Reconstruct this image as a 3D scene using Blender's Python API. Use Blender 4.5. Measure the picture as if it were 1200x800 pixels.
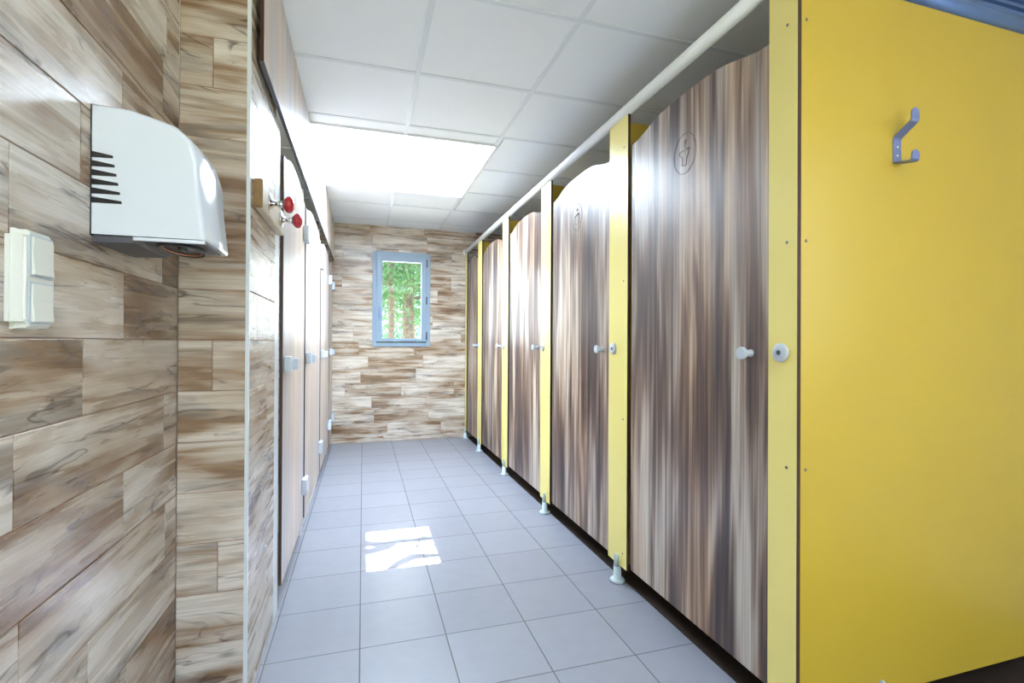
import bpy, bmesh, math, random
from mathutils import Vector, Matrix
random.seed(7)
for o in list(bpy.data.objects): bpy.data.objects.remove(o)
C = bpy.context.scene.collection
S = bpy.context.scene

# ------------------------------------------------------------------ camera
FL = 576.3
yaw, pitch, roll = .294, .0036, .005
cam_d = bpy.data.cameras.new('camera'); cam = bpy.data.objects.new('camera', cam_d); C.objects.link(cam)
cam_d.sensor_width = 36; cam_d.lens = 36*FL/1200; cam_d.clip_start = .02
fwd0 = Vector((math.sin(yaw), math.cos(yaw), 0)); right0 = Vector((math.cos(yaw), -math.sin(yaw), 0)); up0 = Vector((0, 0, 1))
fw = fwd0*math.cos(pitch)+up0*math.sin(pitch); u2 = up0*math.cos(pitch)-fwd0*math.sin(pitch)
rr = right0*math.cos(roll)+u2*math.sin(roll); uu = u2*math.cos(roll)-right0*math.sin(roll)
cam.matrix_world = Matrix(((rr.x, uu.x, -fw.x, 0), (rr.y, uu.y, -fw.y, 0), (rr.z, uu.z, -fw.z, 0), (0, 0, 0, 1)))
S.camera = cam

# ------------------------------------------------------------------ look
S.view_settings.view_transform = 'Standard'
try: S.view_settings.look = 'None'
except Exception: pass
S.view_settings.gamma = 1.0
S.view_settings.use_curve_mapping = False
S.view_settings.exposure = 0.50

# ------------------------------------------------------------------ sizes
FZ, CZ = -1.15, 1.36            # floor and ceiling, camera at the origin
BY = 5.92                       # back wall
NX = -.54                       # near left wall
RY = 1.725                      # return of the near left wall
SX = -.345                      # left side wall
DX = -.335                      # left doors
PX = 1.19                       # pilaster face on the right
RX = 2.62                       # right wall behind the cubicles
EY = -2.3                       # entrance wall behind the camera
SKY = (-.312, .868, 3.29, 4.52) # skylight
SKY2 = (-.04, 1.166, -1.52, -.28) # an added, unseen one behind the camera, for fill light
WIN = (.10, .765, -.045, 1.06)  # window in the back wall

# ------------------------------------------------------------------ world and lights
w = bpy.data.worlds.new('world'); S.world = w; w.use_nodes = True
w.node_tree.nodes['Background'].inputs['Color'].default_value = (.80, .90, 1, 1)
w.node_tree.nodes['Background'].inputs['Strength'].default_value = 1.6

def area(name, loc, direction, sx, sy, power, col=(1, 1, 1)):
    d = bpy.data.lights.new(name, 'AREA'); d.shape = 'RECTANGLE'; d.size = sx; d.size_y = sy; d.energy = power; d.color = col
    o = bpy.data.objects.new(name, d); C.objects.link(o); o.location = loc
    if abs(direction[2]) < .9: o.rotation_euler = Vector(direction).to_track_quat('-Z', 'Z').to_euler()
    return o
sun_d = bpy.data.lights.new('sun', 'SUN'); sun_d.energy = 82; sun_d.angle = .005; sun_d.color = (.84, .92, 1)
sun = bpy.data.objects.new('sun', sun_d); C.objects.link(sun)
SUN_DIR = Vector((-.0, -.94, -2.91)).normalized()
sun.rotation_euler = SUN_DIR.to_track_quat('-Z', 'Y').to_euler(); sun.location = (0, 6, 8)
area('skylight_daylight', ((SKY[0]+SKY[1])/2, (SKY[2]+SKY[3])/2, CZ+.34), (0, 0, -1), 1.20, 1.25, 82, (.68, .84, 1))
area('rear_skylight_daylight', (.563, -.9, CZ+.34), (0, 0, -1), 1.24, 1.24, 10, (.68, .84, 1))  # added fill light; this skylight is out of view
area('entrance_daylight', (.45, EY+.05, -.55), (0, .9, .43), 1.65, 1.1, 3.5, (.68, .84, 1))  # added fill behind the camera, tilted up to brighten the ceiling
area('side_window_daylight', (RX-.02, -.55, .55), (-1, 0, 0), 1.3, 1.0, 7, (.76, .88, 1))  # added source to brighten the near left wall, window unseen
area('window_daylight', (.43, BY+.30, .5), (0, -1, 0), .5, .95, 9, (.88, .95, 1))

# ------------------------------------------------------------------ material helpers
def newmat(name):
    m = bpy.data.materials.new(name); m.use_nodes = True
    nt = m.node_tree; return m, nt, nt.nodes['Principled BSDF']
def ramp(nt, stops):
    r = nt.nodes.new('ShaderNodeValToRGB'); e = r.color_ramp.elements
    while len(e) < len(stops): e.new(.5)
    for el, (p, c) in zip(e, stops): el.position = p; el.color = (*c, 1)
    return r
def plain(name, col, rough=.5, metal=0, spec=.5, bump=0, bscale=60, var=0):
    m, nt, b = newmat(name)
    b.inputs['Base Color'].default_value = (*col, 1); b.inputs['Roughness'].default_value = rough
    b.inputs['Metallic'].default_value = metal; b.inputs['Specular IOR Level'].default_value = spec
    tc = nt.nodes.new('ShaderNodeTexCoord'); n = nt.nodes.new('ShaderNodeTexNoise')
    n.inputs['Scale'].default_value = bscale; n.inputs['Detail'].default_value = 3
    nt.links.new(tc.outputs['Object'], n.inputs['Vector'])
    if var:
        r = ramp(nt, [(.3, tuple(c*(1-var) for c in col)), (.7, tuple(min(1, c*(1+var)) for c in col))])
        nt.links.new(n.outputs['Fac'], r.inputs['Fac']); nt.links.new(r.outputs['Color'], b.inputs['Base Color'])
    if bump:
        bp = nt.nodes.new('ShaderNodeBump'); bp.inputs['Strength'].default_value = bump; bp.inputs['Distance'].default_value = .002
        nt.links.new(n.outputs['Fac'], bp.inputs['Height']); nt.links.new(bp.outputs['Normal'], b.inputs['Normal'])
    return m
def mathn(nt, op, a, b=None):
    n = nt.nodes.new('ShaderNodeMath'); n.operation = op
    for i, v in enumerate((a, b)):
        if v is None: continue
        if isinstance(v, (int, float)): n.inputs[i].default_value = v
        else: nt.links.new(v, n.inputs[i])
    return n.outputs[0]
def mixc(nt, fac, a, b, mode='MIX'):
    n = nt.nodes.new('ShaderNodeMix'); n.data_type = 'RGBA'; n.blend_type = mode
    for s, v in ((n.inputs[0], fac), (n.inputs[6], a), (n.inputs[7], b)):
        if isinstance(v, (int, float)): s.default_value = v
        elif isinstance(v, tuple): s.default_value = (*v, 1)
        else: nt.links.new(v, s)
    return n.outputs[2]

def stretched_noise(nt, vec, scale, detail=4, dist=0, nscale=1, rough=.55):
    mp = nt.nodes.new('ShaderNodeMapping'); mp.inputs['Scale'].default_value = scale
    nt.links.new(vec, mp.inputs['Vector'])
    n = nt.nodes.new('ShaderNodeTexNoise'); n.inputs['Scale'].default_value = nscale
    n.inputs['Detail'].default_value = detail; n.inputs['Distortion'].default_value = dist; n.inputs['Roughness'].default_value = rough
    nt.links.new(mp.outputs['Vector'], n.inputs['Vector'])
    return n.outputs['Fac']

# glazed wood-look wall tile: the plank's own u,v come from a UV map, its random number from an attribute
def plank_material():
    m, nt, b = newmat('wood_look_tile')
    uv = nt.nodes.new('ShaderNodeUVMap'); uv.uv_map = 'plank'
    at = nt.nodes.new('ShaderNodeAttribute'); at.attribute_name = 'prand'
    cx = nt.nodes.new('ShaderNodeCombineXYZ')
    nt.links.new(mathn(nt, 'MULTIPLY', at.outputs['Fac'], 31.7), cx.inputs[0]); nt.links.new(mathn(nt, 'MULTIPLY', at.outputs['Fac'], 77.3), cx.inputs[1])
    nt.links.new(mathn(nt, 'MULTIPLY', at.outputs['Fac'], 19.1), cx.inputs[2])
    add = nt.nodes.new('ShaderNodeVectorMath'); add.operation = 'ADD'
    nt.links.new(uv.outputs['UV'], add.inputs[0]); nt.links.new(cx.outputs[0], add.inputs[1])
    v = add.outputs[0]
    broad = stretched_noise(nt, v, (1.6, 7, 1), 3, .5)
    mid = stretched_noise(nt, v, (2.4, 30, 1), 4, .5)
    fine = stretched_noise(nt, v, (5, 210, 1), 4, .15, rough=.7)
    streak = stretched_noise(nt, v, (2.0, 11, 3), 4, .9)
    vein = stretched_noise(nt, v, (1.8, 9, 5), 3, .8)
    base = ramp(nt, [(.29, (.11, .055, .027)), (.41, (.27, .165, .095)), (.48, (.48, .385, .30)), (.61, (.72, .66, .60))])
    s = mathn(nt, 'ADD', mathn(nt, 'MULTIPLY', broad, .62), mathn(nt, 'MULTIPLY', mid, .38))
    s = mathn(nt, 'ADD', s, mathn(nt, 'MULTIPLY', mathn(nt, 'SUBTRACT', at.outputs['Fac'], .5), .09))
    nt.links.new(s, base.inputs['Fac'])
    fr = ramp(nt, [(.30, (.70, .66, .62)), (.65, (1.1, 1.1, 1.1))]); nt.links.new(fine, fr.inputs['Fac'])
    col = mixc(nt, .85, base.outputs['Color'], fr.outputs['Color'], 'MULTIPLY')
    st = ramp(nt, [(.54, (0, 0, 0)), (.66, (1, 1, 1))]); nt.links.new(streak, st.inputs['Fac'])
    col = mixc(nt, mathn(nt, 'MULTIPLY', st.outputs['Color'], .50), col, (.135, .125, .125))
    vr = ramp(nt, [(.485, (0, 0, 0)), (.497, (1, 1, 1)), (.503, (1, 1, 1)), (.515, (0, 0, 0))]); nt.links.new(vein, vr.inputs['Fac'])
    vm = ramp(nt, [(.48, (0, 0, 0)), (.56, (1, 1, 1))]); nt.links.new(streak, vm.inputs['Fac'])
    col = mixc(nt, mathn(nt, 'MULTIPLY', mathn(nt, 'MULTIPLY', vr.outputs['Color'], vm.outputs['Color']), .75), col, (.07, .045, .035))
    # knots, a few per wall
    vo = nt.nodes.new('ShaderNodeTexVoronoi'); mp = nt.nodes.new('ShaderNodeMapping'); mp.inputs['Scale'].default_value = (2.6, 8, 1)
    nt.links.new(v, mp.inputs['Vector']); nt.links.new(mp.outputs['Vector'], vo.inputs['Vector']); vo.inputs['Scale'].default_value = 1
    kn = ramp(nt, [(.03, (1, 1, 1)), (.10, (0, 0, 0))]); nt.links.new(vo.outputs['Distance'], kn.inputs['Fac'])
    col = mixc(nt, mathn(nt, 'MULTIPLY', kn.outputs['Color'], .65), col, (.07, .045, .03))
    nt.links.new(col, b.inputs['Base Color'])
    b.inputs['Roughness'].default_value = .16; b.inputs['Specular IOR Level'].default_value = .55
    rg = ramp(nt, [(.3, (.23, .23, .23)), (.7, (.33, .33, .33))]); nt.links.new(mid, rg.inputs['Fac']); nt.links.new(rg.outputs['Color'], b.inputs['Roughness'])
    bp = nt.nodes.new('ShaderNodeBump'); bp.inputs['Strength'].default_value = .22; bp.inputs['Distance'].default_value = .001
    nt.links.new(fine, bp.inputs['Height']); nt.links.new(bp.outputs['Normal'], b.inputs['Normal'])
    return m

# laminate board with an upright walnut grain; every board reads its own part of the pattern
def laminate_material(name='walnut_laminate', pale=0):
    m, nt, b = newmat(name)
    tc = nt.nodes.new('ShaderNodeTexCoord'); oi = nt.nodes.new('ShaderNodeObjectInfo')
    cx = nt.nodes.new('ShaderNodeCombineXYZ')
    nt.links.new(mathn(nt, 'MULTIPLY', oi.outputs['Random'], 9.0), cx.inputs[1]); nt.links.new(mathn(nt, 'MULTIPLY', oi.outputs['Random'], 5.0), cx.inputs[2])
    add = nt.nodes.new('ShaderNodeVectorMath'); add.operation = 'ADD'
    nt.links.new(tc.outputs['Object'], add.inputs[0]); nt.links.new(cx.outputs[0], add.inputs[1]); v = add.outputs[0]
    broad = stretched_noise(nt, v, (0, 8.5, .8), 2, .6)
    mid = stretched_noise(nt, v, (0, 38, .8), 3, .5)
    fine = stretched_noise(nt, v, (0, 150, 1.2), 3, .1, rough=.7)
    tint = stretched_noise(nt, v, (0, 7, .3), 1, .6)
    s = mathn(nt, 'ADD', mathn(nt, 'MULTIPLY', broad, .62), mathn(nt, 'MULTIPLY', mid, .38))
    st = [(.36, (.032, .024, .027)), (.44, (.098, .062, .050)), (.50, (.22, .15, .108)), (.55, (.40, .325, .25)), (.63, (.60, .54, .44))]
    if pale: st = [(p, tuple(c*(1-pale)+pale*q for c, q in zip(col, (.72, .66, .62)))) for p, col in st]  # strong light and grazing glare on the left boards mixed into their colour
    base = ramp(nt, st)
    nt.links.new(s, base.inputs['Fac'])
    fr = ramp(nt, [(.35, (.66, .62, .60)), (.65, (1.18, 1.18, 1.18))]); nt.links.new(fine, fr.inputs['Fac'])
    col = mixc(nt, .9, base.outputs['Color'], fr.outputs['Color'], 'MULTIPLY')
    tr = ramp(nt, [(.42, (.93, .95, 1.04)), (.60, (1.10, .98, .88))]); nt.links.new(tint, tr.inputs['Fac'])
    col = mixc(nt, 1.0, col, tr.outputs['Color'], 'MULTIPLY')
    nt.links.new(col, b.inputs['Base Color'])
    b.inputs['Roughness'].default_value = .35; b.inputs['Specular IOR Level'].default_value = .6
    return m

def floor_material():
    m, nt, b = newmat('floor_tile')
    T, X0, Y0 = .3254, -.0053, 2.2618
    tc = nt.nodes.new('ShaderNodeTexCoord'); sx = nt.nodes.new('ShaderNodeSeparateXYZ'); nt.links.new(tc.outputs['Object'], sx.inputs[0])
    tx = mathn(nt, 'DIVIDE', mathn(nt, 'SUBTRACT', sx.outputs[0], X0), T); ty = mathn(nt, 'DIVIDE', mathn(nt, 'SUBTRACT', sx.outputs[1], Y0), T)
    def edge(t):
        f = mathn(nt, 'FRACT', t); return mathn(nt, 'MINIMUM', f, mathn(nt, 'SUBTRACT', 1.0, f))
    e = mathn(nt, 'MINIMUM', edge(tx), edge(ty))
    g = ramp(nt, [(.0045, (1, 1, 1)), (.0085, (0, 0, 0))]); nt.links.new(e, g.inputs['Fac'])
    cb = nt.nodes.new('ShaderNodeCombineXYZ'); nt.links.new(mathn(nt, 'FLOOR', tx), cb.inputs[0]); nt.links.new(mathn(nt, 'FLOOR', ty), cb.inputs[1])
    wn = nt.nodes.new('ShaderNodeTexWhiteNoise'); nt.links.new(cb.outputs[0], wn.inputs['Vector'])
    n = nt.nodes.new('ShaderNodeTexNoise'); n.inputs['Scale'].default_value = 14; n.inputs['Detail'].default_value = 5; nt.links.new(tc.outputs['Object'], n.inputs['Vector'])
    k = mathn(nt, 'ADD', mathn(nt, 'MULTIPLY', wn.outputs['Value'], .35), mathn(nt, 'MULTIPLY', n.outputs['Fac'], .65))
    r = ramp(nt, [(.2, (.222, .226, .265)), (.8, (.258, .264, .306))]); nt.links.new(k, r.inputs['Fac'])
    col = mixc(nt, g.outputs['Color'], r.outputs['Color'], (.10, .095, .10)); nt.links.new(col, b.inputs['Base Color'])
    rg = mathn(nt, 'ADD', .33, mathn(nt, 'MULTIPLY', g.outputs['Color'], .4)); nt.links.new(rg, b.inputs['Roughness'])
    bp = nt.nodes.new('ShaderNodeBump'); bp.inputs['Strength'].default_value = .5; bp.inputs['Distance'].default_value = .002; bp.invert = True
    nt.links.new(g.outputs['Color'], bp.inputs['Height']); nt.links.new(bp.outputs['Normal'], b.inputs['Normal'])
    return m

def glass_material(name='pane_glass'):
    m, nt, b = newmat(name); nt.nodes.remove(b)
    out = nt.nodes['Material Output']; t = nt.nodes.new('ShaderNodeBsdfTransparent'); g = nt.nodes.new('ShaderNodeBsdfGlossy'); g.inputs['Roughness'].default_value = .02
    f = nt.nodes.new('ShaderNodeFresnel'); f.inputs['IOR'].default_value = 1.4; mx = nt.nodes.new('ShaderNodeMixShader')
    nt.links.new(f.outputs[0], mx.inputs[0]); nt.links.new(t.outputs[0], mx.inputs[1]); nt.links.new(g.outputs[0], mx.inputs[2]); nt.links.new(mx.outputs[0], out.inputs[0])
    return m
def translucent(name, col, mixf=.5):
    m, nt, b = newmat(name)
    out = nt.nodes['Material Output']; t = nt.nodes.new('ShaderNodeBsdfTranslucent'); t.inputs['Color'].default_value = (*col, 1)
    b.inputs['Base Color'].default_value = (*col, 1); b.inputs['Roughness'].default_value = .5
    mx = nt.nodes.new('ShaderNodeMixShader'); mx.inputs[0].default_value = mixf
    nt.links.new(b.outputs[0], mx.inputs[1]); nt.links.new(t.outputs[0], mx.inputs[2]); nt.links.new(mx.outputs[0], out.inputs[0])
    return m

M = dict(
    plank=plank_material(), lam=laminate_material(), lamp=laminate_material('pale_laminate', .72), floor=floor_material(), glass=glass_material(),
    grout=plain('terracotta_grout', (.30, .17, .11), .8, bump=.2),
    ceil=plain('ceiling_tile', (.90, .94, 1.0), .75, bump=.12, bscale=180, var=.02),
    bar=plain('ceiling_grid', (.78, .83, .90), .45),
    white=plain('white_plaster', (.78, .80, .82), .6, bump=.1),
    yellow=plain('yellow_laminate', (.53, .365, .038), .30, bump=.02, bscale=300),
    pilaster=plain('pale_yellow_laminate', (.88, .76, .25), .25, bump=.02, bscale=300),  # partition yellow paled to carry the glare on the pilaster faces
    core=plain('dark_laminate_core', (.045, .017, .010), .6),
    alu=plain('white_aluminium', (.72, .76, .80), .30),
    rail=plain('rail_enamel', (.86, .90, .96), .25),
    blue=plain('blue_anodised', (.115, .20, .44), .28, metal=.35),  # blue of the reflected sky put into the metal's colour
    hook=plain('bluish_steel', (.20, .24, .48), .38, metal=.55),  # bluish sky reflection on the hook coloured in
    steel=plain('screw_steel', (.22, .20, .16), .35, metal=.8),
    chrome=plain('chrome', (.75, .76, .78), .12, metal=1),
    grey=plain('grey_nylon', (.55, .61, .68), .38),
    foot=plain('pale_green_grey_nylon', (.46, .55, .57), .4),
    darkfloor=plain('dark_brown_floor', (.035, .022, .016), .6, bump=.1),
    dot=plain('dark_grey_plastic', (.08, .10, .12), .4),
    gloss=plain('white_gloss_enamel', (.70, .745, .81), .12, spec=.6),
    black=plain('black_plastic', (.015, .014, .016), .35),
    darkgrey=plain('dark_grey_plate', (.085, .085, .10), .4),
    copper=plain('copper_ring', (.75, .30, .15), .3, metal=.8),
    switch=plain('ivory_plastic', (.76, .77, .72), .28),
    frame=plain('blue_grey_frame', (.26, .35, .46), .4),
    board=plain('pale_varnished_wood', (.66, .56, .40), .35, var=.12, bscale=18),
    endgrain=plain('end_grain_wood', (.26, .15, .05), .5, var=.2, bscale=30),
    red=plain('red_ceramic', (.50, .012, .03), .1, spec=.7),
    ink=plain('engraved_line', (.07, .06, .06), .6),
    bark=plain('pine_bark', (.20, .178, .17), .95, bump=1.0, bscale=22, var=.45),
    leaf=translucent('leaf', (.07, .20, .13), .5),
    leaf2=translucent('leaf_pale', (.16, .34, .19), .5),
    soil=plain('forest_floor', (.22, .20, .10), .95, bump=.6, bscale=6, var=.3),
    concrete=plain('roof_board', (.45, .45, .45), .8),
    opal=translucent('opal_sheet', (.93, .95, .97), .7),
)

# ------------------------------------------------------------------ mesh helpers
def box(bm, x0, x1, y0, y1, z0, z1, mi=0, bev=0):
    vs = [bm.verts.new((x, y, z)) for x in (x0, x1) for y in (y0, y1) for z in (z0, z1)]
    fs = []
    for q in ((0, 1, 3, 2), (4, 6, 7, 5), (0, 4, 5, 1), (2, 3, 7, 6), (0, 2, 6, 4), (1, 5, 7, 3)):
        f = bm.faces.new([vs[i] for i in q]); f.material_index = mi; fs.append(f)
    if bev:
        es = list({e for f in fs for e in f.edges})
        bmesh.ops.bevel(bm, geom=es, offset=bev, segments=2, affect='EDGES', profile=.6)
def prism(bm, pts, axis, a, b, mi=0, side_mi=None):
    """extrude a 2-D outline along an axis; pts are the other two coordinates in order"""
    def P(p, t):
        return {'X': (t, p[0], p[1]), 'Y': (p[0], t, p[1]), 'Z': (p[0], p[1], t)}[axis]
    A = [bm.verts.new(P(p, a)) for p in pts]; B = [bm.verts.new(P(p, b)) for p in pts]
    f = bm.faces.new(A); f.material_index = mi; f = bm.faces.new(B[::-1]); f.material_index = mi
    n = len(pts)
    for i in range(n):
        f = bm.faces.new((A[i], B[i], B[(i+1) % n], A[(i+1) % n])); f.material_index = mi if side_mi is None else side_mi
def cyl(bm, p, q, r, r2=None, seg=24, mi=0, caps=True):
    p, q = Vector(p), Vector(q); d = (q-p).normalized(); r2 = r if r2 is None else r2
    a = d.orthogonal().normalized(); b = d.cross(a)
    A = []; B = []
    for i in range(seg):
        t = 2*math.pi*i/seg; v = a*math.cos(t)+b*math.sin(t); A.append(bm.verts.new(p+v*r)); B.append(bm.verts.new(q+v*r2))
    for i in range(seg):
        f = bm.faces.new((A[i], A[(i+1) % seg], B[(i+1) % seg], B[i])); f.smooth = True; f.material_index = mi
    if caps:
        f = bm.faces.new(A[::-1]); f.material_index = mi; f = bm.faces.new(B); f.material_index = mi
def lathe(bm, o, axis, prof, seg=32, mi=0, sq=1):
    """prof: list of (distance along axis, radius)"""
    o = Vector(o); d = Vector(axis).normalized(); a = d.orthogonal().normalized(); b = d.cross(a); rings = []
    for (h, r) in prof:
        rings.append([bm.verts.new(o+d*h+(a*math.cos(2*math.pi*i/seg)+b*math.sin(2*math.pi*i/seg))*max(r, 1e-5)) for i in range(seg)])
    for A, B in zip(rings, rings[1:]):
        for i in range(seg):
            f = bm.faces.new((A[i], A[(i+1) % seg], B[(i+1) % seg], B[i])); f.smooth = True; f.material_index = mi
    f = bm.faces.new(rings[0][::-1]); f.material_index = mi; f = bm.faces.new(rings[-1]); f.material_index = mi
def tube(bm, pts, r, seg=8, closed=False, mi=0):
    pts = [Vector(p) for p in pts]; n = len(pts); rings = []; prev = None
    for i, p in enumerate(pts):
        if closed: t = pts[(i+1) % n]-pts[i-1]
        else: t = pts[min(i+1, n-1)]-pts[max(i-1, 0)]
        t.normalize()
        a = (prev-t*prev.dot(t)).normalized() if prev is not None and (prev-t*prev.dot(t)).length > 1e-6 else t.orthogonal().normalized()
        prev = a; b = t.cross(a)
        ri = r[i] if isinstance(r, (list, tuple)) else r
        rings.append([bm.verts.new(p+(a*math.cos(2*math.pi*k/seg)+b*math.sin(2*math.pi*k/seg))*ri) for k in range(seg)])
    m = n if closed else n-1
    for i in range(m):
        A, B = rings[i], rings[(i+1) % n]
        for k in range(seg):
            f = bm.faces.new((A[k], A[(k+1) % seg], B[(k+1) % seg], B[k])); f.smooth = True; f.material_index = mi
    if not closed: bm.faces.new(rings[0][::-1]).material_index = mi; bm.faces.new(rings[-1]).material_index = mi
def obj(name, bm, mats, parent=None, loc=None, normals=True):
    if normals: bmesh.ops.recalc_face_normals(bm, faces=bm.faces[:])
    me = bpy.data.meshes.new(name); bm.to_mesh(me); bm.free()
    for m in (mats if isinstance(mats, (list, tuple)) else [mats]): me.materials.append(m)
    o = bpy.data.objects.new(name, me); C.objects.link(o)
    if loc is not None:                        # move the mesh into the object's own frame
        me.transform(Matrix.Translation(-Vector(loc))); o.location = loc
    if parent is not None:
        o.parent = parent
        if loc is None: me.transform(Matrix.Translation(-world_of(parent)))
        else: o.location = Vector(loc)-world_of(parent)
    return o
def world_of(o):
    v = Vector(o.location)
    while o.parent: o = o.parent; v += Vector(o.location)
    return v
def struct(name, bm, mats, **k):
    o = obj(name, bm, mats, **k)
    if not k.get('parent'): o['kind'] = 'structure'
    return o
def thing(name, label, cat, loc, group=None):
    o = bpy.data.objects.new(name, None); C.objects.link(o); o.location = loc; o.empty_display_size = .1
    o['label'] = label; o['category'] = cat
    if group: o['group'] = group
    return o
def tag(o, label, cat, group=None):
    o['label'] = label; o['category'] = cat
    if group: o['group'] = group
    return o
def copy_tree(root, delta, label, name=None):
    r = root.copy(); C.objects.link(r); r.location = Vector(root.location)+Vector(delta); r['label'] = label
    for ch in list(root.children):
        c = ch.copy(); C.objects.link(c); c.parent = r
        for g in list(ch.children):
            d = g.copy(); C.objects.link(d); d.parent = c
    return r

# ------------------------------------------------------------------ plank walls
PH, PZ = .1563, .005        # course height and the height of one joint
def plank_wall(name, O, U, N, L, z0, z1, joints, hole=None, plen=.626, seed=1, thick=.1, mats=None):
    """wall from O along U (length L), facing N; joints: {course: u of one joint}; hole (u0,u1,z0,z1)"""
    rnd = random.Random(seed); O, U, N = Vector(O), Vector(U), Vector(N)
    bm = bmesh.new(); uvl = bm.loops.layers.uv.new('plank'); pr = bm.faces.layers.float.new('prand')
    def P(u, z, d): return O+U*u+Vector((0, 0, z))+N*d
    def slab(u0, u1, a, b):
        if u1-u0 < .002 or b-a < .002: return
        vs = [bm.verts.new(P(u, z, d)) for d in (-thick, -.002) for u in (u0, u1) for z in (a, b)]
        for q in ((0, 1, 3, 2), (4, 6, 7, 5), (0, 4, 5, 1), (2, 3, 7, 6), (0, 2, 6, 4), (1, 5, 7, 3)):
            bm.faces.new([vs[i] for i in q]).material_index = 1
    def piece(u0, u1, a, b, ref, rv):
        g = .0013; u0 += g; u1 -= g; a += g; b -= g
        if u1-u0 < .004 or b-a < .004: return
        e = .0012
        o1 = [(u0, a), (u1, a), (u1, b), (u0, b)]; i1 = [(u0+e, a+e), (u1-e, a+e), (u1-e, b-e), (u0+e, b-e)]
        B = [bm.verts.new(P(u, z, -.002)) for u, z in o1]; Cc = [bm.verts.new(P(u, z, -e*.6)) for u, z in o1]; T = [bm.verts.new(P(u, z, 0)) for u, z in i1]
        fs = [bm.faces.new(T)]
        for k in range(4):
            fs.append(bm.faces.new((B[k], B[(k+1) % 4], Cc[(k+1) % 4], Cc[k]))); fs.append(bm.faces.new((Cc[k], Cc[(k+1) % 4], T[(k+1) % 4], T[k])))
        for f in fs:
            f[pr] = rv
            for l in f.loops:
                q = l.vert.co-O; l[uvl].uv = (q.dot(U)-ref, q.z-a)
    def clipped(u0, u1, a, b, fn):
        if not hole or u1 <= hole[0] or u0 >= hole[1] or b <= hole[2] or a >= hole[3]: fn(u0, u1, a, b); return
        h0, h1, h2, h3 = hole
        if u0 < h0: fn(u0, h0, a, b)
        if u1 > h1: fn(h1, u1, a, b)
        m0, m1 = max(u0, h0), min(u1, h1)
        if a < h2: fn(m0, m1, a, h2)
        if b > h3: fn(m0, m1, h3, b)
    clipped(0, L, z0, z1, slab)
    k0 = math.floor((z0-PZ)/PH); k1 = math.ceil((z1-PZ)/PH)
    for k in range(k0, k1):
        a, b = max(z0, PZ+k*PH), min(z1, PZ+(k+1)*PH)
        if b-a < .004: continue
        j = joints.get(k, rnd.random()*plen)
        if j is None: edges = [0, L]
        elif isinstance(j, tuple): edges = sorted({0, L, *j})
        else:
            j0 = j-math.floor(j/plen)*plen; edges = [0]+[j0+i*plen for i in range(int(L/plen)+2) if .01 < j0+i*plen < L-.01]+[L]
        for u0, u1 in zip(edges, edges[1:]):
            rv = rnd.random()
            clipped(u0, u1, a, b, lambda p, q, r, s: piece(p, q, r, s, u0, rv))
    return struct(name, bm, [M['plank'], M['grout']], normals=True)

bm = bmesh.new(); box(bm, -1.75, RX, EY, BY, FZ-.12, FZ); struct('floor', bm, M['floor'])
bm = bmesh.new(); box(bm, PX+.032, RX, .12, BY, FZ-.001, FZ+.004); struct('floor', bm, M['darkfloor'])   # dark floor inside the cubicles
# near left wall: u runs along +Y from EY
n0 = EY
plank_wall('wall_left', (NX, EY, 0), (0, 1, 0), (1, 0, 0), RY-EY, FZ, CZ,
           {3: 1.36-n0, 2: 1.185-n0, 1: .98-n0, 0: 1.376-n0, -1: 1.20-n0, -2: 1.622-n0, -3: 1.381-n0, -4: 1.012-n0, -5: 1.227-n0, -6: 1.40-n0, 4: 1.60-n0, 5: 1.0-n0}, seed=11)
# return wall that faces the camera
plank_wall('wall_left_return', (NX, RY, 0), (1, 0, 0), (0, -1, 0), SX-NX-.008, FZ, CZ,
           {5: (NX*0+.090,), -1: (.093,), -5: (.112,), **{k: None for k in (-8, -7, -6, -4, -3, -2, 0, 1, 2, 3, 4, 6, 7, 8)}}, seed=5, thick=.07)
# short flank beside the first left door
plank_wall('wall_left_flank', (SX, RY+.008, 0), (0, 1, 0), (1, 0, 0), 2.20-RY-.008, FZ, CZ,
           {1: (.36,), 0: (.12,), -2: (.3,), -4: (.2,), 3: (.25,), -6: (.33,), **{k: None for k in (-8, -7, -5, -3, -1, 2, 4, 5, 6, 7, 8)}}, seed=8, thick=.06)
# back wall with the window opening
plank_wall('wall_back', (-1.75, BY, 0), (1, 0, 0), (0, -1, 0), RX+1.75, FZ, CZ, {}, hole=(WIN[0]+.04+1.75, WIN[1]-.04+1.75, WIN[2]+.04, WIN[3]-.04), seed=21, thick=.22)

# plain walls of the parts seen only past the cubicles
bm = bmesh.new(); r0, r1, r2, r3 = -1.2, .1, .05, 1.05              # right wall with an unseen window opening added for light
box(bm, RX, RX+.1, EY, r0, FZ, CZ); box(bm, RX, RX+.1, r1, BY, FZ, CZ); box(bm, RX, RX+.1, r0, r1, FZ, r2); box(bm, RX, RX+.1, r0, r1, r3, CZ); struct('wall_right', bm, M['white'])
bm = bmesh.new(); box(bm, RX-.005, RX+.04, r0, r0+.05, r2, r3); box(bm, RX-.005, RX+.04, r1-.05, r1, r2, r3); box(bm, RX-.005, RX+.04, r0+.05, r1-.05, r2, r2+.05); box(bm, RX-.005, RX+.04, r0+.05, r1-.05, r3-.05, r3)
w4 = struct('window_4', bm, M['frame']); bm = bmesh.new(); box(bm, RX+.015, RX+.021, r0+.05, r1-.05, r2+.05, r3-.05); obj('window_pane', bm, M['glass'], parent=w4)  # added window, unseen, there to hold the side fill light
bm = bmesh.new(); box(bm, -1.75, -1.65, RY, BY, FZ, CZ); struct('wall_left_outer', bm, M['white'])
bm = bmesh.new()                                                       # entrance wall behind the camera, with an unseen doorway added for daylight
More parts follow.
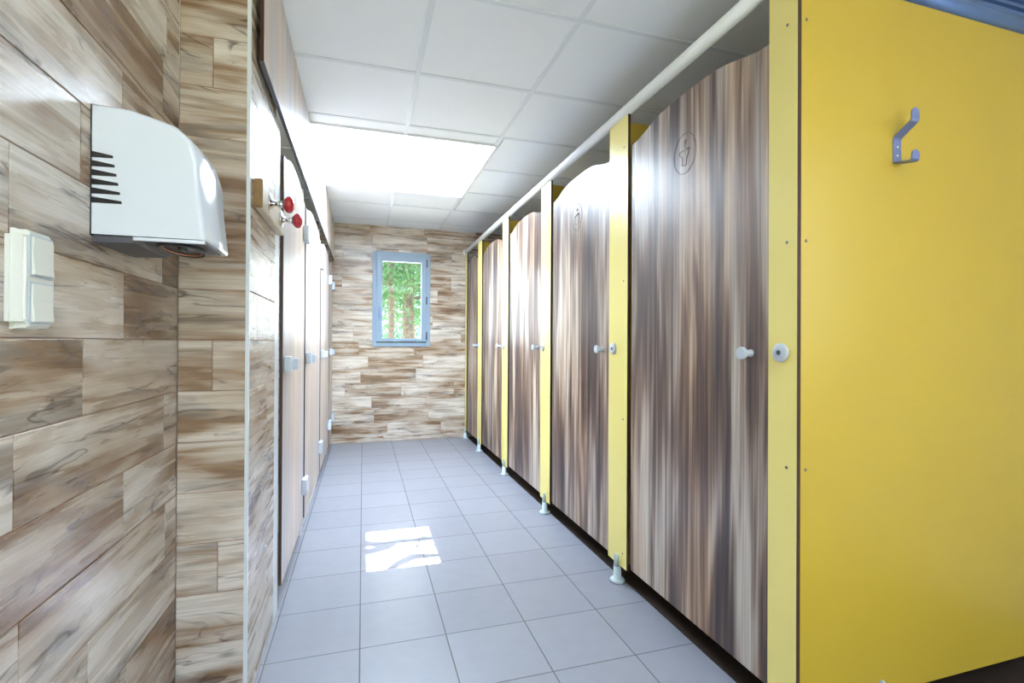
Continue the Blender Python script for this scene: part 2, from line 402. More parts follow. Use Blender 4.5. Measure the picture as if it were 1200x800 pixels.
box(bm, NX-.1, -.4, EY-.15, EY, FZ, CZ); box(bm, 1.3, RX, EY-.15, EY, FZ, CZ); box(bm, -.4, 1.3, EY-.15, EY, .98, CZ)
struct('wall_entrance', bm, M['white'])
# corner bead
bm = bmesh.new(); box(bm, SX-.010, SX+.001, RY-.002, RY+.010, FZ, CZ, bev=.0015); struct('trim_1', bm, M['alu'])

# ------------------------------------------------------------------ ceiling
def ceiling():
    GX = [.868+.61*k for k in range(-5, 4)]; GY = [1.90+.622*k for k in range(-7, 8)]; GY = [.5 if abs(g-.656) < .2 else g for g in GY] if False else GY
    x0, x1, y0, y1 = -1.75, RX, EY, BY
    bt = bmesh.new(); bb = bmesh.new()
    def clip(a, b, c, d, fn):
        for i in (0, 1):
            r = (c, min(d, .5)) if i == 0 else (max(c, .5), d)
            if r[1] > r[0]: clip1(a, b, *r, fn, (SKY2, SKY)[i])
    def clip1(a, b, c, d, fn, h):
        h = (h[0]-.018, h[1]+.018, h[2]-.018, h[3]+.018)
        if b <= h[0] or a >= h[1] or d <= h[2] or c >= h[3]: fn(a, b, c, d); return
        if a < h[0]: fn(a, h[0], c, d)
        if b > h[1]: fn(h[1], b, c, d)
        m, n = max(a, h[0]), min(b, h[1])
        if c < h[2]: fn(m, n, c, h[2])
        if d > h[3]: fn(m, n, h[3], d)
    xs = [x0]+[g for g in GX if x0 < g < x1]+[x1]; ys = [y0]+[g for g in GY if y0 < g < y1]+[y1]
    def tile(a, b, c, d):
        if b-a > .03 and d-c > .03: box(bt, a+.011, b-.011, c+.011, d-.011, CZ+.005, CZ+.016)
    for a, b in zip(xs, xs[1:]):
        for c, d in zip(ys, ys[1:]): clip(a, b, c, d, tile)
    clip(x0-.15, x1+.1, y0-.15, y1+.2, lambda a, b, c, d: box(bb, a, b, c, d, CZ+.0165, CZ+.06))
    for q in ((x0-.1, x0+.002, y0, y1), (x0, x1, y1-.001, y1+.1), (x0, x1, y0-.1, y0+.001)): box(bb, *q, CZ-.001, CZ+.02)
    sb = lambda a, b, c, d: box(bb, a, b, c, d, CZ, CZ+.0045) if b-a > .001 and d-c > .001 else None
    sc = lambda a, b, c, d: box(bb, a, b, c, d, CZ+.0004, CZ+.0041) if b-a > .001 and d-c > .001 else None
    for g in GX:
        if x0 < g < x1: clip(g-.012, g+.012, y0, y1, sb)
    for g in GY:
        if y0 < g < y1: clip(x0, x1, g-.012, g+.012, sc)
    o = struct('ceiling', bt, M['ceil']); g = struct('ceiling_grid', bb, M['bar'], parent=o)
ceiling()

bm = bmesh.new()
for a, b, c, d in ((SKY2[0]-.02, SKY2[0], SKY2[2]-.02, SKY2[3]+.02), (SKY2[1], SKY2[1]+.02, SKY2[2]-.02, SKY2[3]+.02), (SKY2[0], SKY2[1], SKY2[2]-.02, SKY2[2]), (SKY2[0], SKY2[1], SKY2[3], SKY2[3]+.02)): box(bm, a, b, c, d, CZ-.004, CZ+.36)
sk2 = struct('window_3', bm, M['white'])  # skylight shaft added out of view for its light
bm = bmesh.new(); box(bm, SKY2[0]-.1, SKY2[1]+.1, SKY2[2]-.1, SKY2[3]+.1, CZ+.36, CZ+.366); obj('opal_sheet', bm, M['opal'], parent=sk2)
# skylight: shaft, frame, opal sheet with an unseen clear light shaped to throw the sun patch
sx0, sx1, sy0, sy1 = SKY; ST = CZ+.36
bm = bmesh.new()
for a, b, c, d in ((sx0-.02, sx0, sy0-.02, sy1+.02), (sx1, sx1+.02, sy0-.02, sy1+.02), (sx0, sx1, sy0-.02, sy0), (sx0, sx1, sy1, sy1+.02)): box(bm, a, b, c, d, CZ-.004, ST)
sk = struct('window_2', bm, M['white'])
PC = (.21-.0, 2.84)                                                    # where the sun patch falls
t = (ST-FZ)/-SUN_DIR.z; cxx = PC[0]-SUN_DIR.x*t; cyy = PC[1]-SUN_DIR.y*t
a, b, c, d = cxx-.183, cxx+.183, cyy-.265, cyy+.265
bm = bmesh.new()
box(bm, sx0-.1, a, sy0-.1, sy1+.1, ST, ST+.006); box(bm, b, sx1+.1, sy0-.1, sy1+.1, ST, ST+.006); box(bm, a, b, sy0-.1, c, ST, ST+.006); box(bm, a, b, d, sy1+.1, ST, ST+.006)
obj('opal_sheet', bm, M['opal'], parent=sk)
bm = bmesh.new(); box(bm, a, b, c, d, ST+.008, ST+.011); obj('pane', bm, M['glass'], parent=sk)
bm = bmesh.new()                                                       # roof slab above, left open over the shaft
X0, X1, Y0, Y1 = -1.85, RX+.1, EY-.15, BY+.75
for q in ((X0, sx0-.1, Y0, Y1), (sx1+.1, X1, sy0-.1, Y1), (SKY2[1]+.1, X1, Y0, sy0-.1), (sx0-.1, SKY2[1]+.1, SKY2[3]+.1, sy0-.1), (sx0-.1, SKY2[1]+.1, Y0, SKY2[2]-.1), (sx0-.1, SKY2[0]-.1, SKY2[2]-.1, SKY2[3]+.1), (sx0-.1, sx1+.1, sy1+.1, Y1)): box(bm, *q, CZ+.20, CZ+.34)
struct('roof', bm, M['concrete'])

# ------------------------------------------------------------------ window in the back wall
x0, x1, z0, z1 = WIN; wy = BY
wn = struct('window_1', (lambda bm: (box(bm, x0, x0+.045, wy-.014, wy+.05, z0, z1, bev=.003), box(bm, x1-.045, x1, wy-.014, wy+.05, z0, z1, bev=.003),
      box(bm, x0+.045, x1-.045, wy-.014, wy+.05, z1-.045, z1, bev=.003), box(bm, x0+.045, x1-.045, wy-.014, wy+.05, z0, z0+.045, bev=.003), bm)[-1])(bmesh.new()), M['frame'])
bm = bmesh.new()
for q in ((x0+.046, x0+.112, z0+.06, z1-.046), (x1-.106, x1-.046, z0+.06, z1-.046), (x0+.112, x1-.106, z1-.112, z1-.046), (x0+.112, x1-.106, z0+.06, z0+.095)):
    box(bm, q[0], q[1], wy-.026, wy+.03, q[2], q[3], bev=.004)
obj('window_sash', bm, M['frame'], parent=wn)
bm = bmesh.new(); box(bm, x0+.046, x1-.046, wy-.020, wy+.02, z0+.046, z0+.058); obj('window_gasket', bm, M['black'], parent=wn)
bm = bmesh.new(); box(bm, x0+.112, x1-.106, wy+.004, wy+.010, z0+.095, z1-.112); obj('window_pane', bm, M['glass'], parent=wn)
for zc in (z0+.13, .5, z1-.12):
    bm = bmesh.new(); cyl(bm, (x1-.044, wy-.030, zc-.045), (x1-.044, wy-.030, zc+.045), .008, seg=14); obj('window_hinge', bm, M['darkgrey'], parent=wn)
bm = bmesh.new(); box(bm, x0+.070, x0+.088, wy-.034, wy-.026, .28, .42, bev=.003); box(bm, x0+.073, x0+.086, wy-.062, wy-.050, .27, .38, bev=.004); cyl(bm, (x0+.079, wy-.034, .37), (x0+.079, wy-.052, .37), .007, seg=12)
obj('window_handle', bm, M['hook'], parent=wn)

# ------------------------------------------------------------------ right-hand cubicles
POSTS = [(1.112, 1.216), (2.058, 2.238), (3.052, 3.235), (4.052, 4.235), (5.026, 5.215), (5.80, 5.905)]
PB, PT = -1.067, 1.085
plabels = ['pale yellow pilaster nearest the camera, beside the hook panel', 'yellow pilaster between the first and second walnut doors from the camera',
           'yellow pilaster between the second and third walnut doors from the camera', 'yellow pilaster between the third and fourth walnut doors from the camera',
           'yellow pilaster between the fourth and fifth walnut doors from the camera', 'thin yellow pilaster against the far plank wall under the rail end']
SZ = (.94, .30, -.36, -1.0)
for i, (ya, yb) in enumerate(POSTS):
    p = thing('pilaster', plabels[i], 'post', (PX, (ya+yb)/2, FZ), 'yellow pilasters of the right cubicle row')
    bm = bmesh.new(); prism(bm, [(ya, PB), (yb, PB+.0), (yb, PT), (ya, PT)], 'X', PX, PX+.013, 0, 1)
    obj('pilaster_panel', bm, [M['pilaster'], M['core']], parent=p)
    fy = (ya+yb)/2-.012 if i else None
    if fy:
        bm = bmesh.new()
        lathe(bm, (PX-.004, fy, FZ), (0, 0, 1), [(0, .036), (.010, .036), (.016, .030), (.017, .019), (.075, .018)], seg=24)
        lathe(bm, (PX-.010, fy, FZ+.075), (0, 0, 1), [(0, .0115), (.052, .0105), (.060, .004)], seg=16)
        obj('adjustable_foot', bm, M['foot'], parent=p)
    if i < 5:
        ly = yb-.048
        bm = bmesh.new(); lathe(bm, (PX, ly, -.024), (-1, 0, 0), [(0, .028), (.005, .028), (.009, .024), (.010, .010)], seg=28); lk = obj('lock_disc', bm, M['grey'], parent=p)
        bm = bmesh.new(); lathe(bm, (PX-.0095, ly, -.024), (-1, 0, 0), [(0, .0075), (.002, .007)], seg=16); obj('lock_centre', bm, M['dot'], parent=lk)
    for z in SZ:
        bm = bmesh.new(); lathe(bm, (PX, ya+.036, z), (-1, 0, 0), [(0, .0045), (.0012, .0045), (.002, .003)], seg=12); obj('screw', bm, M['steel'], parent=p)

# partitions: boards that run back from each pilaster
PR = 2.55
partlabels = ['large yellow partition panel with coat hook, right edge of view', 'yellow partition board whose corner shows above the first walnut door from the camera',
              'yellow partition board whose corner shows above the second walnut door from the camera', 'yellow partition board whose corner shows above the third walnut door from the camera',
              'yellow partition board whose corner shows above the fourth walnut door from the camera']
for i in range(5):
    y = 1.112 if i == 0 else POSTS[i][0]+.06
    p = thing('partition_panel', partlabels[i], 'partition', (PX+.013, y, FZ), 'yellow cubicle partitions')
    bm = bmesh.new(); prism(bm, [(PX+.0135, PB), (PR, PB), (PR, 1.075), (PX+.0135, 1.075)], 'Y', y, y+.013, 0, 1)
    obj('panel_board', bm, [M['yellow'], M['core']], parent=p)
    if i == 0:
        for z in SZ:
            bm = bmesh.new(); lathe(bm, (PX+.032, y, z), (0, -1, 0), [(0, .005), (.0012, .005), (.002, .003)], seg=12); obj('screw', bm, M['steel'], parent=p)
    for fx in ((1.515, 2.35) if i == 0 else (2.2,)):
        bm = bmesh.new(); lathe(bm, (fx, y+.006, FZ), (0, 0, 1), [(0, .036), (.010, .036), (.016, .030), (.017, .019), (.082, .018)], seg=24)
        lathe(bm, (fx, y-.008, FZ+.075), (0, 0, 1), [(0, .0115), (.050, .0105), (.058, .004)], seg=16); obj('adjustable_foot', bm, M['foot'], parent=p)

# doors
def arch(ya, yb, lo=.930, hi=.981):
    prof = [(0, 0), (.03, .0), (.075, .10), (.12, .26), (.17, .50), (.235, .76), (.31, .92), (.40, .985), (.5, 1)]
    prof = prof+[(1-u, v) for u, v in prof[-2::-1]]
    return [(ya+(yb-ya)*u, lo+(hi-lo)*v) for u, v in prof]
def smooth_arch(ya, yb, lo, hi, n=40):
    base = arch(ya, yb, lo, hi); out = []
    for k in range(n+1):
        y = ya+(yb-ya)*k/n
        for (a, za), (b, zb) in zip(base, base[1:]):
            if a-1e-9 <= y <= b+1e-9:
                t = (y-a)/(b-a); out.append((y, za+(zb-za)*t)); break
    z = [q[1] for q in out]
    for _ in range(2): z = [z[0]]+[(z[i-1]+2*z[i]+z[i+1])/4 for i in range(1, n)]+[z[n]]
    return [(out[i][0], z[i]) for i in range(n+1)]
DXR = 1.197
dl = ['walnut laminate cubicle door nearest the camera on the right, engraved with a washbasin', 'second walnut laminate cubicle door from the camera on the right, engraved with a small round sign',
      'third walnut laminate cubicle door from the camera in the right row', 'fourth walnut laminate cubicle door from the camera in the right row',
      'fifth and farthest walnut laminate cubicle door of the right row, next to the back wall']
def circle3(x, yc, zc, ry, rz, n=40): return [(x, yc+ry*math.cos(2*math.pi*i/n), zc+rz*math.sin(2*math.pi*i/n)) for i in range(n)]
for i in range(5):
    ya, yb = POSTS[i][1]+.004, POSTS[i+1][0]-.026
    d = thing('cubicle_door', dl[i], 'door', (DXR, ya, FZ), 'walnut doors of the right cubicle row')
    bm = bmesh.new(); top = smooth_arch(ya, yb, .928, .981); prism(bm, [(ya, -1.05), (yb, -1.05)]+top[::-1], 'X', DXR, DXR+.013, 0, 1)
    obj('door_panel', bm, [M['lam'], M['core']], parent=d, loc=(DXR, ya, FZ))
    ky = ya+.075
    bm = bmesh.new(); lathe(bm, (DXR, ky, -.028), (-1, 0, 0), [(0, .013), (.003, .013), (.006, .0105), (.026, .0105), (.030, .020), (.040, .0205), (.043, .018)], seg=28)
    obj('door_knob', bm, M['grey'], parent=d)
    for z in (-.85, .72):
        bm = bmesh.new(); box(bm, DXR+.0131, DXR+.03, yb-.05, yb+.02, z-.04, z+.04, bev=.003); obj('hinge', bm, M['grey'], parent=d)
    if i < 2:
        x = DXR-.0004; yc = ya+.42 if i == 0 else 2.65; zc = .743
        bm = bmesh.new(); tube(bm, circle3(x, yc, zc, .068, .078), .0011, seg=6, closed=True)
        if i == 0:                             # washbasin with a tap; the image's right is nearer, so smaller y
            bas = [(-.45, .15), (-.33, .19), (.39, .12), (.33, -.11), (.19, -.24), (.15, -.61), (-.18, -.57), (-.20, -.17), (-.42, -.02), (-.49, .06)]
            tube(bm, [(x, yc-a*.068, zc+b*.078) for a, b in bas], .0012, seg=6, closed=True)
            tube(bm, [(x, yc-a*.068, zc+b*.078) for a, b in ((.50, .14), (.10, .22), (.02, .27), (.02, .46), (.12, .47))], .0014, seg=6)
            tube(bm, circle3(x, yc-.004, zc+.046, .006, .006, 12), .0012, seg=6, closed=True)
        else:                                  # round sign with a basin shape and a small figure
            bas = [(.030, .0), (.028, -.040), (.0, -.048), (-.028, -.040), (-.030, .010)]
            tube(bm, [(x, yc+a, zc+b) for a, b in bas], .0009, seg=6, closed=True)
            tube(bm, [(x, yc+.028, zc+.004), (x, yc-.004, zc+.014), (x, yc-.026, zc+.014)], .003, seg=6)
            tube(bm, circle3(x, yc-.004, zc+.040, .006, .006, 12), .0022, seg=6, closed=True)
        obj('engraved_sign', bm, M['ink'], parent=d)

# rail above the pilasters
bm = bmesh.new(); cyl(bm, (1.197, .95, 1.111), (1.197, BY-.002, 1.111), .0255, seg=32)
rl = thing('head_rail', 'white round rail running above the right cubicle row to the back wall', 'rail', (1.197, .95, 1.111))
obj('rail_tube', bm, M['rail'], parent=rl)
bm = bmesh.new(); lathe(bm, (1.197, BY-.0005, 1.111), (0, -1, 0), [(0, .036), (.006, .036), (.010, .027)], seg=28); obj('rail_flange', bm, M['rail'], parent=rl)

# blue header rail on top of the hook panel
hr = thing('header_rail', 'blue ribbed metal header rail on top of the hook panel, top right', 'rail', (PX+.2, 1.12, 1.10))
bm = bmesh.new(); cyl(bm, (1.245, 1.118, 1.1015), (PR, 1.118, 1.1015), .0265, seg=28); obj('rail_tube', bm, M['blue'], parent=hr)
bm = bmesh.new()
prism(bm, [(1.125, 1.120), (1.135, 1.128), (1.120, 1.150), (1.120, 1.158), (1.130, 1.160), (1.130, 1.168), (1.118, 1.170), (1.118, 1.180), (1.130, 1.183), (1.130, 1.195), (1.118, 1.198), (1.118, 1.215), (1.16, 1.215), (1.16, 1.120)], 'X', 1.26, PR)
obj('ribbed_channel', bm, M['blue'], parent=hr)

# coat hook
hk = thing('coat_hook', 'blue-grey metal double coat hook screwed to the yellow hook panel', 'hook', (1.576, 1.112, .6))
def strip(bm, path, xa, xb, t):
    """flat strap bent along a (y,z) path"""
    P = [Vector((0, y, z)) for y, z in path]; L = []; R = []
    for i, p in enumerate(P):
        d = (P[min(i+1, len(P)-1)]-P[max(i-1, 0)]).normalized(); n = Vector((0, -d.z, d.y))
        L.append(p+n*t/2); R.append(p-n*t/2)
    def ring(q, wfrac):
        xm = (xa+xb)/2; h = (xb-xa)/2*wfrac
        return (bm.verts.new((xm-h, q[0].y, q[0].z)), bm.verts.new((xm+h, q[0].y, q[0].z)), bm.verts.new((xm+h, q[1].y, q[1].z)), bm.verts.new((xm-h, q[1].y, q[1].z)))
    return L, R, ring
def strap(bm, path, widths, xa, xb, t=.0035):
    L, R, ring = strip(bm, path, xa, xb, t); rs = [ring((l, r), wf) for l, r, wf in zip(L, R, widths)]
    for A, B in zip(rs, rs[1:]):
        for k in range(4): bm.faces.new((A[k], A[(k+1) % 4], B[(k+1) % 4], B[k]))
    bm.faces.new(rs[0]); bm.faces.new(rs[-1][::-1])
bm = bmesh.new()
strap(bm, [(1.110, .562), (1.110, .635), (1.107, .641), (1.060, .672), (1.057, .678), (1.057, .695), (1.057, .703), (1.057, .708), (1.057, .711)], [1, 1, 1, 1, 1, 1, .86, .6, .25], 1.561, 1.593)
obj('hook_strap', bm, M['hook'], parent=hk)
bm = bmesh.new()
strap(bm, [(1.1085, .5625), (1.075, .556), (1.062, .554), (1.057, .558), (1.056, .570), (1.056, .577), (1.056, .582), (1.056, .585)], [1, 1, 1, 1, 1, .86, .6, .25], 1.561, 1.593)
obj('lower_prong', bm, M['hook'], parent=hk)
for z in (.585, .612):
    bm = bmesh.new(); lathe(bm, (1.577, 1.1085, z), (0, -1, 0), [(0, .005), (.002, .0045), (.003, .002)], seg=14); obj('screw', bm, M['chrome'], parent=hk)

# ------------------------------------------------------------------ left-hand cubicles
# fascia board over the doors
fa = thing('fascia_board', 'pale walnut laminate fascia board above the left doors, up to the ceiling', 'panel', (-.318, 1.785, .92))
bm = bmesh.new(); prism(bm, [(1.785, .925), (BY-.01, .925), (BY-.01, CZ-.002), (1.785, CZ-.002)], 'X', -.331, -.318, 0, 1)
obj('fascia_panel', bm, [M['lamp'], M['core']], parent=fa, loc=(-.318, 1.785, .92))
bm = bmesh.new(); box(bm, -.332, -.3165, 1.785, BY-.01, .918, .9245, bev=.001); obj('edge_profile', bm, M['darkgrey'], parent=fa)
GAPS = [2.30, 3.17, 4.28, 5.38]
DTL = -1.06
ll = ['pale laminate door of the left row, nearest the camera, just past the red knobs', 'second laminate door from the camera in the left row',
      'third laminate door from the camera in the left row', 'fourth and farthest laminate door of the left row, meeting the back wall']
gl = ['white aluminium upright between the plank flank and the nearest left door', 'white aluminium upright between the first and second left doors',
      'white aluminium upright between the second and third left doors', 'white aluminium upright between the third and fourth left doors']
for i, g in enumerate(GAPS):
    ya = g+.045; yb = (GAPS[i+1]-.02 if i < 3 else BY-.03)
    p = thing('door_post', gl[i], 'post', (SX, g, FZ), 'white uprights of the left cubicle row')
    bm = bmesh.new(); w0 = g-.095 if i == 0 else g-.015
    box(bm, SX-.03, DX-.011, w0, g+.012, FZ, .912, bev=.002); obj('upright', bm, M['alu'], parent=p)
    d = thing('laminate_door', ll[i], 'door', (DX-.013, ya, FZ), 'laminate doors of the left cubicle row')
    bm = bmesh.new(); top = smooth_arch(ya, yb, .815, .872); prism(bm, [(ya, DTL), (yb, DTL)]+top[::-1], 'X', DX-.013, DX, 0, 1)
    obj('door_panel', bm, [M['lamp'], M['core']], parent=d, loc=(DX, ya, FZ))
    # handle: a keeper and a grip
    kz = -.098
    hd = None
    bm = bmesh.new(); box(bm, DX+.001, DX+.030, ya+.02, ya+.075, kz-.035, kz+.035, bev=.006); obj('latch_case', bm, M['grey'], parent=d)
    bm = bmesh.new(); cyl(bm, (DX, ya+.16, kz-.004), (DX+.022, ya+.16, kz-.004), .010, seg=16); box(bm, DX+.020, DX+.046, ya+.125, ya+.195, kz-.030, kz+.022, bev=.006); obj('turn_knob', bm, M['grey'], parent=d)
    # hinges at the far edge, straddling the gap
    for hz in (.63, -.835):
        bm = bmesh.new(); box(bm, DX+.001, DX+.032, yb-.10, yb-.025, hz-.045, hz+.045, bev=.005); cyl(bm, (DX+.02, yb-.022, hz-.05), (DX+.02, yb-.022, hz+.05), .010, seg=16); obj('hinge', bm, M['grey'], parent=d)
# white shower tray edge showing under the second door
bm = bmesh.new(); box(bm, -1.25, SX-.002, 3.24, 4.22, FZ, FZ+.045, bev=.01)
tag(obj('shower_tray', bm, M['gloss']), 'white shower tray edge showing on the floor under the second left door', 'shower tray')

# board with two red knobs
kb = thing('knob_rack', 'small pale wooden board with two red knobs on the plank wall at left', 'rack', (SX, 1.99, .485))
bm = bmesh.new(); prism(bm, [(1.775, .440), (2.225, .440), (2.225, .535), (1.775, .535)], 'X', SX+.0005, SX+.028)
bmesh.ops.bevel(bm, geom=bm.edges[:], offset=.003, segments=2, affect='EDGES')
for f in bm.faces:
    if f.calc_center_median().y < 1.779: f.material_index = 1
obj('back_board', bm, [M['board'], M['endgrain']], parent=kb)
for ky in (1.90, 2.14):
    bx = SX+.028
    bm = bmesh.new(); lathe(bm, (bx, ky, .487), (1, 0, 0), [(0, .032), (.003, .032), (.007, .026), (.010, .014), (.018, .010)], seg=28); ro = obj('rosette', bm, M['chrome'], parent=kb)
    bm = bmesh.new(); lathe(bm, (bx+.016, ky, .487), (1, 0, 0), [(0, .008), (.010, .007), (.012, .011), (.022, .012), (.026, .010), (.043, .010)], seg=20); obj('stem', bm, M['chrome'], parent=ro)
    bm = bmesh.new(); lathe(bm, (bx+.042, ky, .487), (1, 0, 0), [(0, .014), (.004, .018), (.006, .018)], seg=20); obj('collar', bm, M['steel'], parent=ro)
    bm = bmesh.new(); lathe(bm, (bx+.047, ky, .487), (1, 0, 0), [(0, .016), (.003, .022), (.008, .027), (.015, .0295), (.022, .028), (.028, .023), (.032, .014), (.0335, .004)], seg=32)
    o = obj('red_knob', bm, M['red'], parent=kb); o['label'] = 'round red glazed knob'

# ------------------------------------------------------------------ hand dryer
hd = thing('hand_dryer', 'glossy white hand dryer with black side vents on the left plank wall', 'hand dryer', (NX, 1.36, .22))
prof = [(-.5395, .488), (-.475, .484), (-.44, .474), (-.397, .460), (-.368, .433), (-.355, .388), (-.351, .320), (-.345, .265), (-.341, .227), (-.343, .222), (-.5395, .222)]
DY0, DY1 = 1.222, 1.445
bm = bmesh.new()
# sections across the width; the front is pulled back towards both ends
secs = [(0, .0), (.006, .006), (.02, .012), (.05, .016), (.5, .018), (.93, .010), (.975, .0), (.995, -.014), (1, -.022)]
rings = []
for s, bulge in secs:
    y = DY0+(DY1-DY0)*s; ring = []
    for (x, z) in prof:
        k = (x-NX)/(.212); zz = (z-.221)/.267
        nx = x+(bulge-.0)*k*(.6); nz = z+(bulge*.35)*(1 if zz > .6 else 0)
        ring.append(bm.verts.new((min(nx, -.31), y, nz)))
    rings.append(ring)
n = len(prof)
for A, B in zip(rings, rings[1:]):
    for k in range(n):
        f = bm.faces.new((A[k], A[(k+1) % n], B[(k+1) % n], B[k])); f.smooth = (k < n-3)
bm.faces.new(rings[0]); bm.faces.new(rings[-1][::-1])
obj('cover', bm, M['gloss'], parent=hd)
# black underside tray and lip
bm = bmesh.new(); prism(bm, [(-.5395, .2205), (-.462, .2205), (-.468, .208), (-.5395, .206)], 'Y', DY0+.006, DY1-.02)
obj('base_tray', bm, M['darkgrey'], parent=hd)
bm = bmesh.new(); box(bm, -.462, -.345, DY0+.02, DY1-.045, .2165, .2205); obj('bottom_plate', bm, M['darkgrey'], parent=hd)
bm = bmesh.new(); box(bm, -.466, -.333, DY0+.002, DY0+.010, .2135, .2205); obj('lower_lip', bm, M['gloss'], parent=hd)
bm = bmesh.new(); tube(bm, [(-.405+.040*math.cos(2*math.pi*i/32), (DY0+DY1)/2-.01+.085*math.sin(2*math.pi*i/32), .2135) for i in range(32)], .0045, seg=10, closed=True)
ot = obj('outlet_ring', bm, M['black'], parent=hd)
bm = bmesh.new(); tube(bm, [(-.405+.034*math.cos(2*math.pi*i/32), (DY0+DY1)/2-.01+.078*math.sin(2*math.pi*i/32), .2135) for i in range(32)], .0018, seg=8, closed=True); obj('outlet_trim', bm, M['copper'], parent=ot)
bm = bmesh.new(); box(bm, -.40, -.392, DY0+.05, DY0+.09, .205, .2165, bev=.002); obj('sensor_tab', bm, M['black'], parent=hd)
for k in range(6):                                                     # side vents, sharp towards the front
    zt = .393-.0188*k; xr = -.501+.0032*k
    bm = bmesh.new(); prism(bm, [(-.5392, zt), (-.5392, zt-.0130), (xr-.001, zt-.0120), (xr, zt-.0105), (xr-.001, zt-.0062)], 'Y', DY0-.0006, DY0+.004)
    obj('side_vent', bm, M['black'], parent=hd)
bm = bmesh.new(); box(bm, -.5399, -.5380, DY0-.002, DY1-.004, .219, .489); obj('wall_gasket', bm, M['black'], parent=hd)

# ------------------------------------------------------------------ double switch
sw = thing('light_switch', 'ivory surface-mounted double light switch on the plank wall under the dryer', 'switch', (NX, 1.01, .10))
bm = bmesh.new(); box(bm, NX+.0003, NX+.006, .969, 1.054, .019, .181)
es = [e for e in bm.edges if abs(e.verts[0].co.x-e.verts[1].co.x) > .004]
bmesh.ops.bevel(bm, geom=es, offset=.012, segments=4, affect='EDGES'); obj('back_plate', bm, M['switch'], parent=sw)
bm = bmesh.new(); box(bm, NX+.006, NX+.025, .972, 1.051, .021, .179)
es = [e for e in bm.edges if abs(e.verts[0].co.x-e.verts[1].co.x) > .004]
bmesh.ops.bevel(bm, geom=es, offset=.010, segments=5, affect='EDGES')
es = [e for e in bm.edges if min(v.co.x for v in e.verts) > NX+.024]
bmesh.ops.bevel(bm, geom=es, offset=.003, segments=3, affect='EDGES')
obj('switch_box', bm, M['switch'], parent=sw)
for zc in (.1380, .0620):
    bm = bmesh.new(); box(bm, NX+.0252, NX+.0262, .981, 1.043, zc-.0345, zc+.0345, bev=.0004); rk = obj('rocker_frame', bm, M['grey'], parent=sw)
    bm = bmesh.new()
    prism(bm, [(NX+.0255, zc-.031), (NX+.0315, zc-.031), (NX+.0285, zc+.004), (NX+.0295, zc+.031), (NX+.0255, zc+.031)], 'Y', .985, 1.039)
    bmesh.ops.bevel(bm, geom=bm.edges[:], offset=.0012, segments=2, affect='EDGES'); obj('rocker', bm, M['switch'], parent=sw)

# ------------------------------------------------------------------ outside the window
bm = bmesh.new(); box(bm, -30, 30, BY+.25, 60, FZ-.5, FZ-.3); box(bm, -30, 30, -30, EY-.2, FZ-.5, FZ-.12)
struct('ground_outside', bm, M['soil'])
def leaf_cloud(bm, rnd, centre, rad, n, size):
    for _ in range(n):
        while True:
            v = Vector((rnd.uniform(-1, 1), rnd.uniform(-1, 1), rnd.uniform(-1, 1)))
            if v.length < 1: break
        p = Vector(centre)+Vector((v.x*rad[0], v.y*rad[1], v.z*rad[2]))
        a = Vector((rnd.gauss(0, 1), rnd.gauss(0, 1), rnd.gauss(0, 1))).normalized(); b = a.orthogonal().normalized(); s = size*rnd.uniform(.6, 1.4)
        q = [p-a*s, p-b*s*.45, p+a*s, p+b*s*.45]
        bm.faces.new([bm.verts.new(x) for x in q])
def pine(x, y, r, h, lean, label, seed, leafm, low, nleaf=900, name='pine_tree', nlump=14, spread=1.5):
    rnd = random.Random(seed); base = Vector((x, y, FZ-.3))
    t = thing(name, label, 'tree', base, 'trees outside the far window')
    bm = bmesh.new(); pts = [base+Vector((lean*k/10*h*.1+rnd.uniform(-.03, .03), 0, h*k/10)) for k in range(11)]
    tube(bm, pts, [r*(1.12-.075*k) for k in range(11)], seg=14)
    for k in range(11):                                                # branches
        zz = rnd.uniform(low, h*.95); f = zz/h*10; i0 = min(int(f), 9); p = pts[i0].lerp(pts[i0+1], f-i0)
        an = rnd.uniform(0, 6.28); L = rnd.uniform(.7, 1.6); q = p+Vector((math.cos(an)*L, math.sin(an)*L, rnd.uniform(-.1, .4)))
        tube(bm, [p, p.lerp(q, .5)+Vector((0, 0, .05)), q], [r*.28, r*.18, r*.06], seg=6)
    obj('trunk', bm, M['bark'], parent=t)
    bm = bmesh.new()
    for k in range(nlump):
        an = rnd.uniform(0, 6.28); R = rnd.uniform(.1, spread)
        leaf_cloud(bm, rnd, base+Vector((math.cos(an)*R, math.sin(an)*R+.3, rnd.uniform(low, h))), (.8, .8, .5), nleaf//nlump*2, .055)
    obj('foliage', bm, leafm, parent=t, normals=False)
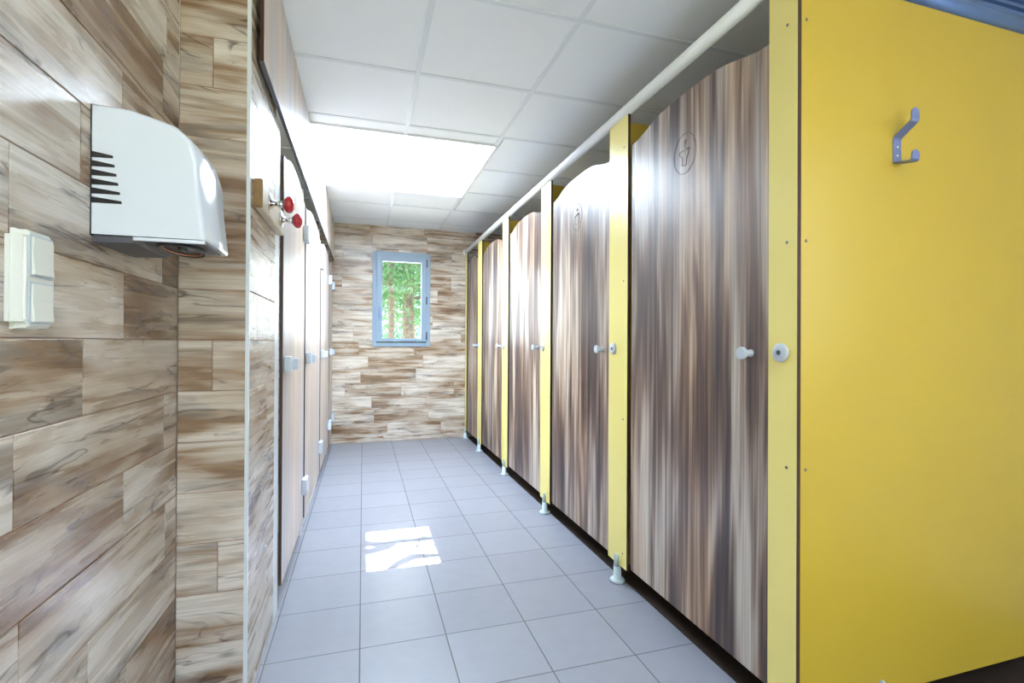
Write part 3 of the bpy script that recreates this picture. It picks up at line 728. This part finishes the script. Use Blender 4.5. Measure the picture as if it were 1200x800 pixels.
pine(.475, 9.0, .060, 6.0, 0, 'slim pine trunk seen left through the window', 3, M['leaf2'], 1.9, 5000, spread=1.1)
pine(.85, 9.6, .125, 7.0, 0, 'thick pine trunk seen right of centre through the window', 4, M['leaf'], 2.1, 6000, spread=1.3)
pine(2.4, 15, .15, 7, .1, 'leafy tree behind the trunks at the right of the window', 5, M['leaf'], .3, 9000, 'leafy_tree', 22, 1.4)
pine(-.3, 15.5, .10, 7, -.1, 'leafy tree behind the trunks at the left of the window', 6, M['leaf2'], .3, 9000, 'leafy_tree', 22, 1.4)
pine(1.0, 19, .14, 8, 0, 'leafy tree farthest behind between the two trunks', 9, M['leaf'], .1, 9000, 'leafy_tree', 26, 1.6)
# overhanging bough above the roof that dapples the skylight sun
bm = bmesh.new(); o = Vector((cxx, cyy, ST)); rnd = random.Random(2)
def up(dx, dy, k): return o-SUN_DIR*k+Vector((dx, dy, 0))
K = .6
tube(bm, [up(-.9, .16, K+.1), up(-.19, .10, K), up(-.08, .055, K), up(.0, .085, K), up(.10, .07, K), up(.40, .06, K)], [.045, .042, .045, .036, .03, .02], seg=7)
tube(bm, [up(-.3, .0, K), up(-.17, -.02, K), up(-.08, .02, K), up(-.03, .07, K)], [.028, .04, .044, .03], seg=7)
tube(bm, [up(-.10, -.30, K), up(-.03, -.22, K), up(.05, -.15, K), up(.18, -.17, K), up(.5, -.19, K)], [.018, .032, .045, .022, .012], seg=7)
tr = thing('overhanging_bough', 'tree bough above the skylight that dapples the sun patch', 'branch', up(-.9, .16, .7))
obj('branch', bm, M['bark'], parent=tr)
bm = bmesh.new(); leaf_cloud(bm, rnd, up(.085, -.015, K), (.03, .03, .02), 40, .020); leaf_cloud(bm, rnd, up(.08, .21, K), (.06, .02, .03), 30, .018); leaf_cloud(bm, rnd, up(.165, -.06, K), (.018, .09, .03), 30, .016); leaf_cloud(bm, rnd, up(.14, .10, K), (.05, .015, .02), 24, .018)
obj('leaves', bm, M['leaf'], parent=tr, normals=False)
